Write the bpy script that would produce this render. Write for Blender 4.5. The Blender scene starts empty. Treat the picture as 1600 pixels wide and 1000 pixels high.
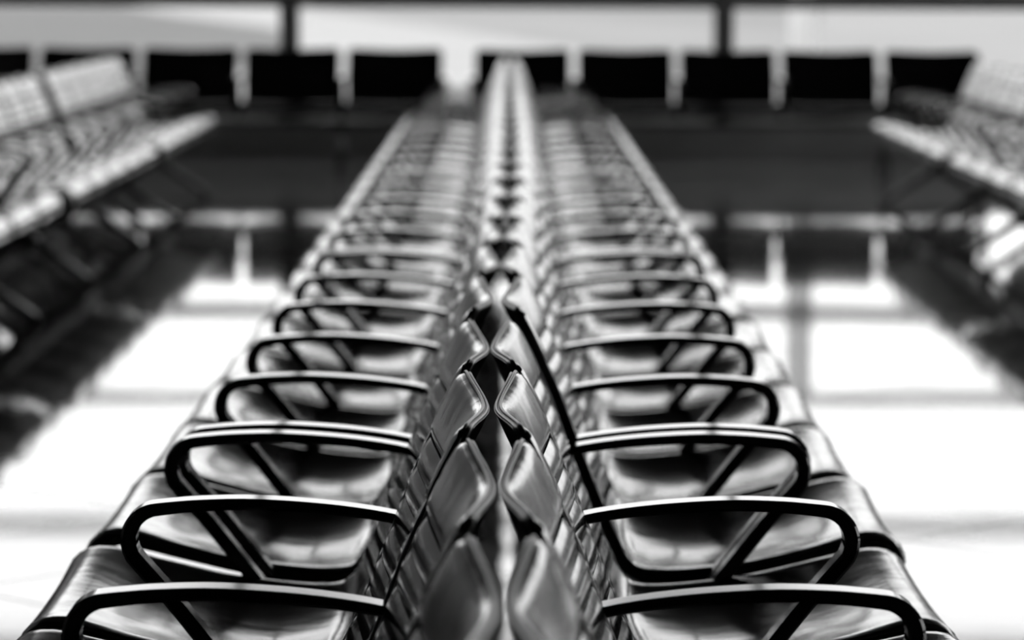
import bpy, bmesh, math, random
from mathutils import Vector, Matrix

# ------------------------------------------------------------------ camera
scene = bpy.context.scene
C = scene.collection
random.seed(11)

F_PX = 5575.0
CAM_H = 1.34
PITCH = math.atan(545.0 / F_PX)
cam_data = bpy.data.cameras.new('camera')
cam_data.sensor_width = 36.0
cam_data.lens = F_PX * 36.0 / 1600.0
cam_data.clip_end = 6000
cam_data.dof.use_dof = True
cam_data.dof.focus_distance = 4.55
cam_data.dof.aperture_fstop = 4.6
cam_data.dof.aperture_blades = 0
cam = bpy.data.objects.new('camera', cam_data)
cam.location = (0, 0, CAM_H)
ROLL = math.radians(0.25)
cam.rotation_euler = (Matrix.Rotation(-5.4 / F_PX, 3, 'Z') @ Matrix.Rotation(math.pi / 2 - PITCH, 3, 'X') @ Matrix.Rotation(ROLL, 3, 'Z')).to_euler()
C.objects.link(cam)
scene.camera = cam

# ------------------------------------------------------------------ world: bright overcast sky (black-and-white photograph)
world = bpy.data.worlds.new('overcast_sky')
scene.world = world
world.use_nodes = True
wn = world.node_tree
wn.nodes.clear()
w_out = wn.nodes.new('ShaderNodeOutputWorld')
w_bg = wn.nodes.new('ShaderNodeBackground')
w_tc = wn.nodes.new('ShaderNodeTexCoord')
w_noise = wn.nodes.new('ShaderNodeTexNoise')
w_noise.inputs['Scale'].default_value = 2.2
w_noise.inputs['Detail'].default_value = 4
w_ramp = wn.nodes.new('ShaderNodeMapRange')
w_ramp.inputs['From Min'].default_value = 0.3
w_ramp.inputs['From Max'].default_value = 0.7
w_ramp.inputs['To Min'].default_value = 0.8
w_ramp.inputs['To Max'].default_value = 1.1
w_map = wn.nodes.new('ShaderNodeMapping')
w_map.inputs['Scale'].default_value = (1, 1, 3)
wn.links.new(w_tc.outputs['Generated'], w_map.inputs['Vector'])
wn.links.new(w_map.outputs['Vector'], w_noise.inputs['Vector'])
wn.links.new(w_noise.outputs['Fac'], w_ramp.inputs['Value'])
wn.links.new(w_ramp.outputs['Result'], w_bg.inputs['Color'])
w_bg.inputs['Strength'].default_value = 3.2
wn.links.new(w_bg.outputs['Background'], w_out.inputs['Surface'])

vs = scene.view_settings
vs.view_transform = 'Standard'
vs.look = 'None'
vs.exposure = 0.0
vs.gamma = 1.0
vs.use_curve_mapping = False


# ------------------------------------------------------------------ materials
def mat(name, base, rough, spec=0.5, metal=0.0, noise=0.0, nscale=8.0, bump=0.0, bscale=60.0,
        bdist=0.002, coat=0.0, rough_var=0.0, stretch=(1, 1, 1)):
    m = bpy.data.materials.new(name)
    m.use_nodes = True
    nt = m.node_tree
    b = nt.nodes['Principled BSDF']
    b.inputs['Base Color'].default_value = (base, base, base, 1)
    b.inputs['Roughness'].default_value = rough
    b.inputs['Specular IOR Level'].default_value = spec
    b.inputs['Metallic'].default_value = metal
    b.inputs['Coat Weight'].default_value = coat
    tc = nt.nodes.new('ShaderNodeTexCoord')
    mp = nt.nodes.new('ShaderNodeMapping')
    mp.inputs['Scale'].default_value = stretch
    nt.links.new(tc.outputs['Object'], mp.inputs['Vector'])
    if noise > 0 or rough_var > 0:
        n = nt.nodes.new('ShaderNodeTexNoise')
        n.inputs['Scale'].default_value = nscale
        n.inputs['Detail'].default_value = 5
        nt.links.new(mp.outputs['Vector'], n.inputs['Vector'])
        if noise > 0:
            r = nt.nodes.new('ShaderNodeMapRange')
            r.inputs['From Min'].default_value = 0.3
            r.inputs['From Max'].default_value = 0.7
            r.inputs['To Min'].default_value = base * (1 - noise)
            r.inputs['To Max'].default_value = base * (1 + noise)
            nt.links.new(n.outputs['Fac'], r.inputs['Value'])
            nt.links.new(r.outputs['Result'], b.inputs['Base Color'])
        if rough_var > 0:
            r2 = nt.nodes.new('ShaderNodeMapRange')
            r2.inputs['From Min'].default_value = 0.3
            r2.inputs['From Max'].default_value = 0.7
            r2.inputs['To Min'].default_value = rough * (1 - rough_var)
            r2.inputs['To Max'].default_value = rough * (1 + rough_var)
            nt.links.new(n.outputs['Fac'], r2.inputs['Value'])
            nt.links.new(r2.outputs['Result'], b.inputs['Roughness'])
    if bump > 0:
        n2 = nt.nodes.new('ShaderNodeTexNoise')
        n2.inputs['Scale'].default_value = bscale
        n2.inputs['Detail'].default_value = 3
        nt.links.new(mp.outputs['Vector'], n2.inputs['Vector'])
        bp = nt.nodes.new('ShaderNodeBump')
        bp.inputs['Strength'].default_value = bump
        bp.inputs['Distance'].default_value = bdist
        nt.links.new(n2.outputs['Fac'], bp.inputs['Height'])
        nt.links.new(bp.outputs['Normal'], b.inputs['Normal'])
    return m


M = {}
M['leather'] = mat('black_leather', 0.008, 0.15, 0.5, noise=0.25, nscale=12, bump=0.15, bscale=9,
                   bdist=0.006, rough_var=0.2, stretch=(1.0, 1.6, 1.0))
M['shell'] = mat('black_shell', 0.010, 0.38, 0.4, noise=0.2, nscale=20)
M['piping'] = mat('leather_piping', 0.02, 0.3, 0.5, bump=0.3, bscale=300, bdist=0.001)
M['arm'] = mat('black_satin_metal', 0.012, 0.10, 0.75, noise=0.2, nscale=30)
M['beam'] = mat('dark_steel', 0.03, 0.35, 0.5, noise=0.2, nscale=15)
M['rubber'] = mat('black_rubber', 0.02, 0.7, 0.3, noise=0.2, nscale=40)
M['tile'] = mat('polished_stone', 0.28, 0.045, 0.5, noise=0.25, nscale=3.0, bump=0.11, bscale=1.5, bdist=0.004)
M['grout'] = mat('grout', 0.05, 0.6, 0.3, noise=0.3, nscale=20)
M['wall'] = mat('grey_wall_paint', 0.35, 0.6, 0.3, noise=0.1, nscale=2)
M['ceiling'] = mat('dark_ceiling', 0.04, 0.7, 0.2, noise=0.1, nscale=2)
M['frame'] = mat('window_frame_metal', 0.22, 0.4, 0.4, noise=0.1, nscale=5)
M['grille'] = mat('grey_grille', 0.3, 0.5, 0.4, noise=0.1, nscale=5)
M['apron'] = mat('apron_concrete', 0.14, 0.8, 0.3, noise=0.35, nscale=0.012, stretch=(1, 0.35, 1))
M['asphalt'] = mat('asphalt', 0.075, 0.85, 0.3, noise=0.2, nscale=0.05)
M['taxiway'] = mat('pale_concrete', 0.24, 0.8, 0.3, noise=0.08, nscale=0.05)
M['stand'] = mat('stand_concrete', 0.18, 0.8, 0.3, noise=0.08, nscale=0.05)
M['ridge'] = mat('added_ridge_dark', 0.05, 0.9, 0.2, noise=0.4, nscale=0.05)
M['post'] = mat('pale_grey_paint', 0.43, 0.5, 0.3, noise=0.1, nscale=2)


def glass_mat():
    m = bpy.data.materials.new('window_glass')
    m.use_nodes = True
    nt = m.node_tree
    nt.nodes.clear()
    o = nt.nodes.new('ShaderNodeOutputMaterial')
    mix = nt.nodes.new('ShaderNodeMixShader')
    t = nt.nodes.new('ShaderNodeBsdfTransparent')
    t.inputs['Color'].default_value = (0.95, 0.95, 0.95, 1)
    g = nt.nodes.new('ShaderNodeBsdfGlossy')
    g.inputs['Roughness'].default_value = 0.02
    fr = nt.nodes.new('ShaderNodeFresnel')
    fr.inputs['IOR'].default_value = 1.3
    nt.links.new(fr.outputs['Fac'], mix.inputs['Fac'])
    nt.links.new(t.outputs['BSDF'], mix.inputs[1])
    nt.links.new(g.outputs['BSDF'], mix.inputs[2])
    nt.links.new(mix.outputs['Shader'], o.inputs['Surface'])
    return m


M['glass'] = glass_mat()


# ------------------------------------------------------------------ helpers
def add_box(bm, x0, x1, y0, y1, z0, z1):
    v = [bm.verts.new(p) for p in ((x0, y0, z0), (x1, y0, z0), (x1, y1, z0), (x0, y1, z0),
                                   (x0, y0, z1), (x1, y0, z1), (x1, y1, z1), (x0, y1, z1))]
    for f in ((3, 2, 1, 0), (4, 5, 6, 7), (0, 1, 5, 4), (1, 2, 6, 5), (2, 3, 7, 6), (3, 0, 4, 7)):
        bm.faces.new([v[i] for i in f])


def bevel_all(bm, w, seg=2):
    bmesh.ops.bevel(bm, geom=list(bm.edges), offset=w, segments=seg, profile=0.5, affect='EDGES')


def to_mesh(name, bm, material, smooth=True, angle=None):
    bmesh.ops.recalc_face_normals(bm, faces=list(bm.faces))
    me = bpy.data.meshes.new(name)
    bm.to_mesh(me)
    bm.free()
    me.materials.append(material)
    if smooth:
        for p in me.polygons:
            p.use_smooth = True
        if angle:
            me.set_sharp_from_angle(angle=math.radians(angle))
    return me


def obj(name, me, parent=None, loc=None, rot=None):
    o = bpy.data.objects.new(name, me)
    C.objects.link(o)
    if parent:
        o.parent = parent
    if loc:
        o.location = loc
    if rot:
        o.rotation_euler = rot
    return o


def struct(o):
    o['kind'] = 'structure'
    return o


def tag(o, label, cat, group=None):
    o['label'] = label
    o['category'] = cat
    if group:
        o['group'] = group
    return o


# ------------------------------------------------------------------ the hall
BAY = 3.132              # window bay width
MX0 = -1.589             # one mullion line
X_L, X_R = MX0 - BAY - 0.1, 14.2
Y_B, Y_F = -9.0, 25.75
H_C = 4.6
SILL = 0.36

bm = bmesh.new()
add_box(bm, X_L, X_R, Y_B, Y_F + 0.3, -0.30, -0.014)
floor = struct(obj('floor', to_mesh('floor', bm, M['grout'], False)))

# stone floor tiles laid diagonally; the 300 that show largest are single pieces
T = 1.0
G = 0.004
bm = bmesh.new()
h = (T - G) / 2
add_box(bm, -h, h, -h, h, -0.0139, 0)
bmesh.ops.bevel(bm, geom=[e for e in bm.edges if all(v.co.z > -0.001 for v in e.verts)], offset=0.0012, segments=1, affect='EDGES')
tile_me = to_mesh('floor_tile', bm, M['tile'], False)
c45 = math.cos(math.pi / 4)
tiles = []
N = 40
for i in range(-N, N):
    for j in range(-N, N):
        a, b = (i + 0.42) * T, (j + 0.1) * T
        x, y = (a - b) * c45, (a + b) * c45 + 8.0
        if X_L - 0.1 < x < X_R + 0.1 and Y_B - 0.1 < y < Y_F - 0.4:
            vis = 1.0 if (y > 4.5 and abs(x) < 0.15 * y + 0.75) else 0.0
            tiles.append((-(vis * 100) + y + abs(x) * 0.5 if vis else 1000 + abs(x) + abs(y - 12), x, y))
tiles.sort()
for k, (_, x, y) in enumerate(tiles[:300]):
    o = obj('floor_tile', tile_me, floor, (x, y, 0),
            (random.uniform(-1, 1) * 0.0005, random.uniform(-1, 1) * 0.0005, math.pi / 4))
bm = bmesh.new()
for (_, x, y) in tiles[300:]:
    m4 = Matrix.Translation((x, y, 0)) @ Matrix.Rotation(math.pi / 4, 4, 'Z')
    vv = [bm.verts.new(m4 @ Vector(p)) for p in ((-h, -h, 0), (h, -h, 0), (h, h, 0), (-h, h, 0),
                                                 (-h, -h, -.0139), (h, -h, -.0139), (h, h, -.0139), (-h, h, -.0139))]
    for f in ((0, 1, 2, 3), (0, 4, 5, 1), (1, 5, 6, 2), (2, 6, 7, 3), (3, 7, 4, 0)):
        bm.faces.new([vv[q] for q in f])
o = obj('floor_tile_field', to_mesh('floor_tile_field', bm, M['tile'], False), floor)
o['kind'] = 'stuff'

bm = bmesh.new()
add_box(bm, X_L - 0.3, X_R + 0.3, Y_B - 0.3, Y_F + 0.6, H_C, H_C + 0.3)
struct(obj('ceiling', to_mesh('ceiling', bm, M['ceiling'], False)))
bm = bmesh.new()
add_box(bm, X_L - 0.3, X_L, Y_B, Y_F, -0.3, H_C)
struct(obj('wall_left', to_mesh('wall_left', bm, M['wall'], False)))
YW = Y_F - 8 * BAY          # unseen right-wall glazing, added to brighten the hall, starts here
bm = bmesh.new()
add_box(bm, X_R, X_R + 0.25, Y_B, YW - 0.07, -0.3, H_C)
add_box(bm, X_R, X_R + 0.25, YW - 0.07, Y_F, -0.3, SILL)
struct(obj('wall_right', to_mesh('wall_right', bm, M['wall'], False)))
bm = bmesh.new()
add_box(bm, X_L - 0.3, X_R + 0.3, Y_B - 0.3, Y_B, -0.3, H_C)
struct(obj('wall_back', to_mesh('wall_back', bm, M['wall'], False)))
bm = bmesh.new()
add_box(bm, X_L, X_R, Y_F, Y_F + 0.25, -0.3, SILL - 0.03)
struct(obj('wall_front', to_mesh('wall_front', bm, M['wall'], False)))
bm = bmesh.new()
add_box(bm, X_L, X_R, Y_F - 0.03, Y_F + 0.25, SILL - 0.03, SILL)
struct(obj('trim_1', to_mesh('trim_1', bm, M['frame'], False)))
bm = bmesh.new()
add_box(bm, X_L, X_R, Y_F - 0.025, Y_F, 0.0, 0.24)
bevel_all(bm, 0.004, 1)
struct(obj('baseboard_front', to_mesh('baseboard_front', bm, M['grille'], False)))

# window bays: mullions, transoms and one pane for each opening
TR = [SILL + 0.02, 1.13, 1.76, 2.69, 3.6, H_C - 0.04]     # transom centre heights
TH = [0.02, 0.055, 0.045, 0.045, 0.045, 0.04]             # half heights


def window_bay(num, a0, a1, first, box):
    bm = bmesh.new()
    if first:
        box(bm, a0 - 0.07, a0 + 0.07, 0.02, 0.2, SILL, H_C)
    box(bm, a1 - 0.07, a1 + 0.07, 0.02, 0.2, SILL, H_C)
    for z, th in zip(TR, TH):
        box(bm, a0 + 0.07, a1 - 0.07, 0.04, 0.18, z - th, z + th)
    w = struct(obj('window_%d' % num, to_mesh('window', bm, M['frame'], False)))
    for k in range(len(TR) - 1):
        bm = bmesh.new()
        box(bm, a0 + 0.06, a1 - 0.06, 0.10, 0.112, TR[k] + TH[k] - 0.01, TR[k + 1] - TH[k + 1] + 0.01)
        obj('pane', to_mesh('pane', bm, M['glass'], False), w)


def front_box(bm, a0, a1, d0, d1, z0, z1):
    add_box(bm, a0, a1, Y_F + d0, Y_F + d1, z0, z1)


def side_box(bm, a0, a1, d0, d1, z0, z1):
    add_box(bm, X_R + d0, X_R + d1, a0, a1, z0, z1)


for n in range(6):
    window_bay(n + 1, MX0 + (n - 1) * BAY, MX0 + n * BAY, n == 0, front_box)
for n in range(8):  # bays of the added side glazing, out of view, letting in more light
    window_bay(n + 7, YW + n * BAY, YW + (n + 1) * BAY - (0.08 if n == 7 else 0), n == 0, side_box)

# ------------------------------------------------------------------ bench geometry
SEATW = 0.3225            # half width of one seat
PITCHS = 0.70             # seat spacing
PROF = [(.039, .812), (.059, .770), (.083, .723), (.105, .675), (.124, .625), (.143, .575), (.163, .525), (.183, .478),
        (.200, .442), (.211, .416), (.227, .402), (.258, .398), (.32, .402), (.40, .413), (.48, .431), (.54, .446), (.585, .455),
        (.618, .452), (.640, .436), (.651, .412), (.652, .390)]


def cr(p0, p1, p2, p3, t):
    return tuple(0.5 * ((2 * b) + (-a + c) * t + (2 * a - 5 * b + 4 * c - d) * t * t + (-a + 3 * b - 3 * c + d) * t ** 3)
                 for a, b, c, d in zip(p0, p1, p2, p3))


_d = []
for i in range(len(PROF) - 1):
    p0 = PROF[max(i - 1, 0)]
    p3 = PROF[min(i + 2, len(PROF) - 1)]
    for k in range(20):
        _d.append(cr(p0, PROF[i], PROF[i + 1], p3, k / 20))
_d.append(PROF[-1])
_s = [0.0]
for a, b in zip(_d, _d[1:]):
    _s.append(_s[-1] + math.hypot(b[0] - a[0], b[1] - a[1]))
LEN = _s[-1]


def prof(v):
    v = min(max(v, 0.0), LEN)
    lo, hi = 0, len(_s) - 1
    while hi - lo > 1:
        m = (lo + hi) // 2
        if _s[m] <= v:
            lo = m
        else:
            hi = m
    t = (v - _s[lo]) / max(_s[hi] - _s[lo], 1e-9)
    return (_d[lo][0] + (_d[hi][0] - _d[lo][0]) * t, _d[lo][1] + (_d[hi][1] - _d[lo][1]) * t)


def dish(v):
    # depth of the hollow along the profile: back, seat, front lip
    k = v / LEN
    pts = [(0, .026), (.35, .026), (.48, .022), (.60, .034), (.76, .028), (.90, .008), (1, .003)]
    for (a, x), (b, y) in zip(pts, pts[1:]):
        if k <= b:
            t = (k - a) / (b - a)
            t = t * t * (3 - 2 * t)
            return x + (y - x) * t
    return pts[-1][1]


def thick(v):
    # pad depth: thin at the top of the back, fuller under the seat
    t = min(max((v - 0.05) / 0.35, 0.0), 1.0)
    return 0.0075 + 0.005 * t


def halfw(v, r=0.034):
    d = min(v, LEN - v)
    if d < r:
        return SEATW - r + math.sqrt(max(r * r - (r - d) ** 2, 0.0))
    return SEATW


def shape(q):
    q = min(abs(q), 1.0)
    a = 1 - (math.sqrt(q * q + 0.03) - math.sqrt(0.03)) / (math.sqrt(1.03) - math.sqrt(0.03))
    return 0.5 * a + 0.5 * (0.5 + 0.5 * math.cos(math.pi * q))


def surf(q, v, n=0.0):
    # q in [-1,1] across the seat, v along the profile, n offset along the normal
    y = q * halfw(v)
    e = 0.002
    a, b = prof(v - e), prof(v + e)
    dx, dz = b[0] - a[0], b[1] - a[1]
    l = math.hypot(dx, dz)
    nx, nz = -dz / l, dx / l
    if nx * 1 + nz * 1 < 0:
        nx, nz = -nx, -nz
    p = prof(v)
    k = min(max((v - 0.36) / 0.08, 0.0), 1.0)
    q2 = min(abs(y / SEATW), 1.0)
    off = n - dish(v) * ((1 - k) * shape(q2) + k * (1 - q2 ** 2.2))
    return Vector((p[0] + nx * off, y, p[1] + nz * off))


def patch(name, v0, v1, ns, nv, top, bot, material, q1=1.0):
    """closed pad over v0..v1; top(q, t) and bot(v) are offsets along the normal"""
    bm = bmesh.new()
    A, B = [], []
    for j in range(nv + 1):
        t = j / nv
        v = v0 + (v1 - v0) * t
        ra, rb = [], []
        for i in range(ns + 1):
            q = (-1 + 2 * i / ns) * q1
            ra.append(bm.verts.new(surf(q, v, top(q / q1, t))))
            rb.append(bm.verts.new(surf(q, v, bot(v))))
        A.append(ra)
        B.append(rb)
    for j in range(nv):
        for i in range(ns):
            bm.faces.new((A[j][i], A[j][i + 1], A[j + 1][i + 1], A[j + 1][i]))
            bm.faces.new((B[j][i], B[j + 1][i], B[j + 1][i + 1], B[j][i + 1]))
    for j in range(nv):
        bm.faces.new((A[j][0], A[j + 1][0], B[j + 1][0], B[j][0]))
        bm.faces.new((A[j][ns], B[j][ns], B[j + 1][ns], A[j + 1][ns]))
    for i in range(ns):
        bm.faces.new((A[0][i], B[0][i], B[0][i + 1], A[0][i + 1]))
        bm.faces.new((A[nv][i], A[nv][i + 1], B[nv][i + 1], B[nv][i]))
    return to_mesh(name, bm, material, True, 60)


def edge_round(q, w=0.05):
    a = 1 - abs(q)
    if a >= w:
        return 0.0
    k = 1 - a / w
    return -0.0045 * k ** 3


V_HEAD = 0.100
V_BACK = 0.405
NR = 7


def pillow(t, h, p=2.5):
    return h * (1 - abs(2 * t - 1) ** p)


def head_top(q, t):
    r = edge_round(q)
    if t < 0.18:
        r += -0.0045 * (1 - t / 0.18) ** 2.5
    return 0.004 * math.sin(math.pi * min(max(t, 0), 1)) ** 0.6 + r - (0.005 * max(0, (t - 0.9) / 0.1) ** 2)


me_head = patch('headrest', 0.001, V_HEAD - 0.001, 30, 14, head_top, lambda v: -thick(v), M['leather'])
me_ribs = []
rp = (V_BACK - V_HEAD) / NR
for r in range(NR):
    va = V_HEAD + r * rp
    me_ribs.append(patch('back_channel', va + 0.0005, va + rp - 0.0005, 20, 7,
                         lambda q, t: -0.003 + pillow(t, 0.0034, 2.0) + edge_round(q), lambda v: -thick(v), M['leather']))


def pan_top(q, t):
    r = edge_round(q, 0.06)
    if t < 0.06:
        r -= 0.006 * (1 - t / 0.06) ** 2
    if t > 0.94:
        r -= 0.008 * ((t - 0.94) / 0.06) ** 2.5
    return 0.002 + r


me_pan = patch('seat', V_BACK + 0.0005, LEN - 0.001, 34, 34, pan_top, lambda v: -thick(v), M['leather'])
me_shell = patch('seat_shell', 0.0, LEN - 0.0005, 22, 36, lambda q, t: -thick(t * LEN) - 0.0002, lambda v: -2 * thick(v), M['shell'])


def tube(bm, pts, r, n=6, closed=True):
    rings = []
    m = len(pts)
    for i, p in enumerate(pts):
        a = pts[(i - 1) % m] if closed or i > 0 else p
        b = pts[(i + 1) % m] if closed or i < m - 1 else p
        d = (b - a)
        if d.length < 1e-9:
            d = Vector((0, 1, 0))
        d.normalize()
        up = Vector((0.37, 0.11, 0.92))
        s = d.cross(up)
        if s.length < 1e-4:
            s = d.cross(Vector((1, 0, 0)))
        s.normalize()
        t = s.cross(d)
        rings.append([bm.verts.new(p + (s * math.cos(2 * math.pi * k / n) + t * math.sin(2 * math.pi * k / n)) * r) for k in range(n)])
    for i in range(m if closed else m - 1):
        A, B = rings[i], rings[(i + 1) % m]
        for k in range(n):
            bm.faces.new((A[k], A[(k + 1) % n], B[(k + 1) % n], B[k]))
    if not closed:
        bm.faces.new(rings[0])
        bm.faces.new(rings[-1][::-1])


def outline(n, v_end):
    pts = []
    K = 60
    for i in range(K + 1):                      # up the +y side from v_end to the top
        v = v_end * (1 - i / K) ** 1.0
        pts.append(surf(1.0, v, n))
    for i in range(1, 20):                      # the top edge
        pts.append(surf(1 - 2 * i / 20, 0.0, n))
    for i in range(K + 1):
        pts.append(surf(-1.0, v_end * (i / K), n))
    return pts


bm = bmesh.new()
loop = outline(-0.0058, LEN)
for i in range(1, 20):
    loop.append(surf(-1 + 2 * i / 20, LEN, -0.0058))
tube(bm, loop, 0.0024, 6, True)
me_pipe = to_mesh('piping', bm, M['piping'], True)
bm = bmesh.new()
tube(bm, outline(-0.0118, 0.12), 0.0022, 6, False)
me_hem = to_mesh('hem', bm, M['piping'], True)

# armrest: flat strap bent into a loop, from the back over the front bend down to the beam
arm_pts = [(.091, .594), (.145, .606), (.205, .6145), (.27, .6200), (.335, .6225), (.395, .6205), (.430, .6175)]
cx, cz, rr = .449, .573, .042
a0, a1 = math.radians(82), math.radians(-39)
for k in range(11):
    a = a0 + (a1 - a0) * k / 10
    arm_pts.append((cx + rr * math.cos(a), cz + rr * math.sin(a)))
arm_pts += [(.436, .494), (.386, .431), (.350, .385), (.335, .366)]


def strap(pts, w, tt, name, material):
    bm = bmesh.new()
    rings = []
    bw = 0.0035

    def sec(t):
        return [(-w / 2 + bw, t / 2), (w / 2 - bw, t / 2), (w / 2, t / 2 - bw), (w / 2, -t / 2 + bw),
                (w / 2 - bw, -t / 2), (-w / 2 + bw, -t / 2), (-w / 2, -t / 2 + bw), (-w / 2, t / 2 - bw)]
    # smooth the path
    P = []
    for i in range(len(pts) - 1):
        for k in range(3):
            P.append(cr(pts[max(i - 1, 0)], pts[i], pts[i + 1], pts[min(i + 2, len(pts) - 1)], k / 3))
    P.append(pts[-1])
    for i, p in enumerate(P):
        a, b = P[max(i - 1, 0)], P[min(i + 1, len(P) - 1)]
        dx, dz = b[0] - a[0], b[1] - a[1]
        l = math.hypot(dx, dz)
        nx, nz = -dz / l, dx / l
        rings.append([bm.verts.new((p[0] + nx * n, y, p[1] + nz * n)) for y, n in sec(tt[0] + (tt[1] - tt[0]) * min(1.0, (i / len(P)) / 0.55))])
    for A, B in zip(rings, rings[1:]):
        for k in range(8):
            bm.faces.new((A[k], A[(k + 1) % 8], B[(k + 1) % 8], B[k]))
    bm.faces.new(rings[0])
    bm.faces.new(rings[-1][::-1])
    return to_mesh(name, bm, material, True, 40)


me_arm = strap(arm_pts, 0.046, (0.013, 0.021), 'armrest', M['arm'])

bm = bmesh.new()
add_box(bm, .165, .44, -0.02, 0.02, .326, .362)
for v in bm.verts:
    if v.co.z < .33 and (v.co.x < .2 or v.co.x > .4):
        v.co.z += .022
bevel_all(bm, 0.003, 1)
me_bracket = to_mesh('seat_bracket', bm, M['beam'], True, 40)


def taper_bar(bm, p, q, w0, d0, w1, d1):
    """bar from p to q in the x-z plane; w in the plane, d along y"""
    p, q = Vector(p), Vector(q)
    d = (q - p).normalized()
    s = Vector((-d.z, 0, d.x))
    y = Vector((0, 1, 0))
    A = [bm.verts.new(p + s * a * w0 / 2 + y * b * d0 / 2) for a, b in ((-1, -1), (1, -1), (1, 1), (-1, 1))]
    B = [bm.verts.new(q + s * a * w1 / 2 + y * b * d1 / 2) for a, b in ((-1, -1), (1, -1), (1, 1), (-1, 1))]
    for k in range(4):
        bm.faces.new((A[k], A[(k + 1) % 4], B[(k + 1) % 4], B[k]))
    bm.faces.new(A[::-1])
    bm.faces.new(B)


bm = bmesh.new()
taper_bar(bm, (.33, 0, .292), (.33, 0, .20), .07, .06, .06, .05)
taper_bar(bm, (.32, 0, .23), (.63, 0, .026), .050, .045, .030, .04)
taper_bar(bm, (.34, 0, .23), (.07, 0, .026), .050, .045, .030, .04)
bevel_all(bm, 0.003, 1)
me_leg = to_mesh('leg', bm, M['beam'], True, 40)


def foot_mesh(x):
    bm = bmesh.new()
    bmesh.ops.create_cone(bm, cap_ends=True, segments=16, radius1=.026, radius2=.018, depth=.026,
                          matrix=Matrix.Translation((x, 0, .013)))
    return to_mesh('foot', bm, M['rubber'], True, 40)


me_foot = [foot_mesh(.628), foot_mesh(.072)]


def beam_mesh(n):
    L = n * PITCHS / 2 + 0.012
    bm = bmesh.new()
    add_box(bm, .29, .37, -L, L, .288, .330)
    bevel_all(bm, 0.005, 2)
    return to_mesh('beam', bm, M['beam'], True, 40)


me_beam = {5: beam_mesh(5), 3: beam_mesh(3)}
me_cap = None


def bench(loc, rz, n, label, group, jitter=1.0, special=None):
    t = bpy.data.objects.new('tandem_bench', None)
    t.empty_display_size = 0.2
    C.objects.link(t)
    t.location = loc
    t.rotation_euler = (0, 0, rz)
    tag(t, label, 'bench', group)
    obj('beam', me_beam[n], t)
    for k in range(n + 1):
        y = (k - n / 2) * PITCHS
        yy = y - 0.010 if k == n else (y + 0.010 if k == 0 else y)
        obj('armrest', me_arm, t, (0, yy, 0))
        obj('seat_bracket', me_bracket, t, (0, yy, 0))
    for y in ((-n / 2 + 1) * PITCHS, (n / 2 - 1) * PITCHS):
        l = obj('leg', me_leg, t, (0, y, 0))
        for f in me_foot:
            obj('foot', f, l)
    for k in range(n):
        y = (k - n / 2 + 0.5) * PITCHS
        du = random.uniform(-1, 1) * 0.0015 * jitter
        yaw = random.uniform(-1, 1) * 0.003 * jitter
        if special and k in special:
            du += special[k][0]
            yaw += special[k][1]
        s = obj('seat', me_pan, t, (du, y, 0), (0, 0, yaw))
        obj('seat_shell', me_shell, s)
        obj('headrest', me_head, s)
        for m in me_ribs:
            obj('back_channel', m, s)
        obj('piping', me_pipe, s)
        obj('hem', me_hem, s)
    return t


ORD = ['nearest', 'second', 'third', 'fourth', 'fifth']
# (centre x, y start, seats, slope of the centre line)
UNITS = [(-.0105, 1.99, 5, -.0119), (-.0122, 5.57, 5, .0068), (0.002, 9.15, 5, .001), (0.0, 12.73, 5, -.0005),
         (0.0, 16.31, 5, 0.0), (0.0, 19.89, 3, 0.0)]
for i, (x, y0, n, sl) in enumerate(UNITS):
    yc = y0 + n * PITCHS / 2
    kind = 'five-seat' if n == 5 else 'three-seat'
    for side, nm in ((-1, 'left'), (1, 'right')):
        if i == 0:
            lab = 'black leather five-seat bench at the very front, %s half of the back-to-back row' % nm
        elif n == 3:
            lab = 'farthest black bench of the central back-to-back row, %s half, near the window' % nm
        else:
            lab = '%s black %s bench from the camera, %s half of the central row' % (ORD[i], kind, nm)
        sp = None
        if i == 0 and side == -1:
            sp = {1: (0.003, 0)}
        if i == 1 and side == 1:
            sp = {0: (0.010, 0)}
        bench((x + side * (-0.0015 if i < 2 else 0.0015) + (-0.0006 if i == 0 and side < 0 else 0), yc, 0),
              -sl - (0.0005 if i == 0 and side < 0 else 0) + (math.pi if side < 0 else 0), n, lab,
              'benches of the central back-to-back row', special=sp)

# back-to-back benches across the two aisles
for side, x0, yend, nm in ((-1, -2.42, 21.75, 'left'), (1, 2.81, 21.3, 'right')):
    for i in range(3):
        yc = yend - 1.75 - i * 3.80
        where = ['far end by the window', 'second from the window', 'nearest the camera'][i]
        for half, rz in (('facing the central row', 0 if side < 0 else math.pi), ('facing away', math.pi if side < 0 else 0)):
            bench((x0, yc, 0), rz, 5, 'black five-seat bench across the %s aisle, %s, %s' % (nm, where, half),
                  'benches across the aisles')

# benches along the window, facing the camera
YB = 24.55
for xs, lab in ((-2.185, 'black five-seat bench along the window, left of the wide gap'),
                (1.49, 'black five-seat bench along the window, right of the wide gap')):
    bench((xs, YB, 0), -math.pi / 2, 5, lab, 'benches in front of the window')

# ------------------------------------------------------------------ outside
GZ = -4.5
bm = bmesh.new()
add_box(bm, -2000, 2000, Y_F + 3, 3000, GZ - 0.5, GZ)
add_box(bm, X_R + 3, 2000, -1500, Y_F + 3, GZ - 0.5, GZ)
struct(obj('apron_ground', to_mesh('apron_ground', bm, M['apron'], False)))


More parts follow.
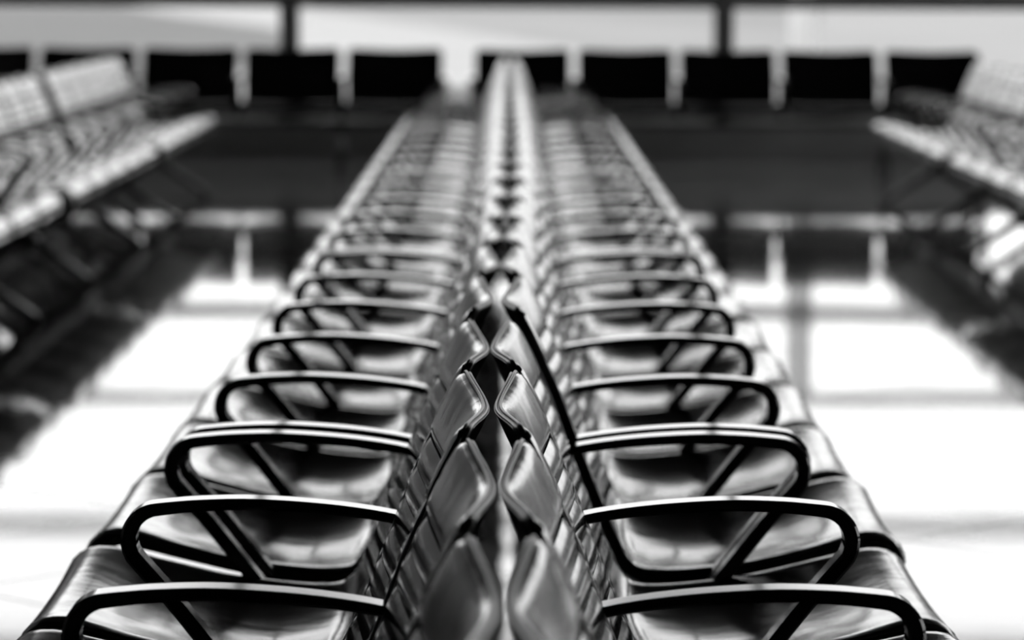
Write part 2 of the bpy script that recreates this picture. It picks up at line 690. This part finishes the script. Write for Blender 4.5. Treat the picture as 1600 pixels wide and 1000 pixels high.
def paving(name, pts, material, z):
    bm = bmesh.new()
    lo = [bm.verts.new((x, y, GZ)) for x, y in pts]
    hi = [bm.verts.new((x, y, GZ + z)) for x, y in pts]
    bm.faces.new(hi)
    for k in range(len(pts)):
        bm.faces.new((lo[k], lo[(k + 1) % len(pts)], hi[(k + 1) % len(pts)], hi[k]))
    return struct(obj(name, to_mesh(name, bm, material, False)))


paving('asphalt_stand', [(-16, 150), (-16, 271), (-24, 362), (-44, 465), (-60, 560), (-400, 560), (-400, 150)], M['asphalt'], .02)
paving('concrete_taxiway', [(-16, 150), (10, 150), (8, 250), (0, 310), (-31, 543), (-120, 1200), (-170, 1200), (-60, 560),
                            (-44, 465), (-24, 362), (-16, 271)], M['taxiway'], .04)
paving('concrete_stand', [(20, 150), (23, 271), (50, 571), (260, 571), (260, 150)], M['stand'], .03)

bm = bmesh.new()
bmesh.ops.create_cone(bm, cap_ends=True, segments=20, radius1=.15, radius2=.13, depth=7.4,
                      matrix=Matrix.Translation((0, 0, 3.7)))
bmesh.ops.create_cone(bm, cap_ends=True, segments=20, radius1=.26, radius2=.26, depth=.06,
                      matrix=Matrix.Translation((0, 0, 0.03)))
po = tag(obj('steel_post', to_mesh('steel_post', bm, M['post'], True, 40), None, (2.86, 35.0, -4.5)),
         'pale grey post standing outside the window', 'post')

# unseen low ridge, added on the horizon to darken reflections in the headrests
bm = bmesh.new()
K = 160
front, crest, rear = [], [], []
for k in range(K + 1):
    x = -1400 + 2900 * k / K
    y = 1000 + 60 * math.sin(k * 0.21)
    hgt = 34 + 7 * math.sin(k * 0.33) + 5 * math.sin(k * 0.9 + 1) + random.uniform(-3, 3)
    front.append(bm.verts.new((x, y, GZ)))
    crest.append(bm.verts.new((x, y + 40, GZ + hgt)))
    rear.append(bm.verts.new((x, y + 120, GZ)))
for k in range(K):
    bm.faces.new((front[k], front[k + 1], crest[k + 1], crest[k]))
    bm.faces.new((crest[k], crest[k + 1], rear[k + 1], rear[k]))
struct(obj('added_ridge', to_mesh('added_ridge', bm, M['ridge'], False)))
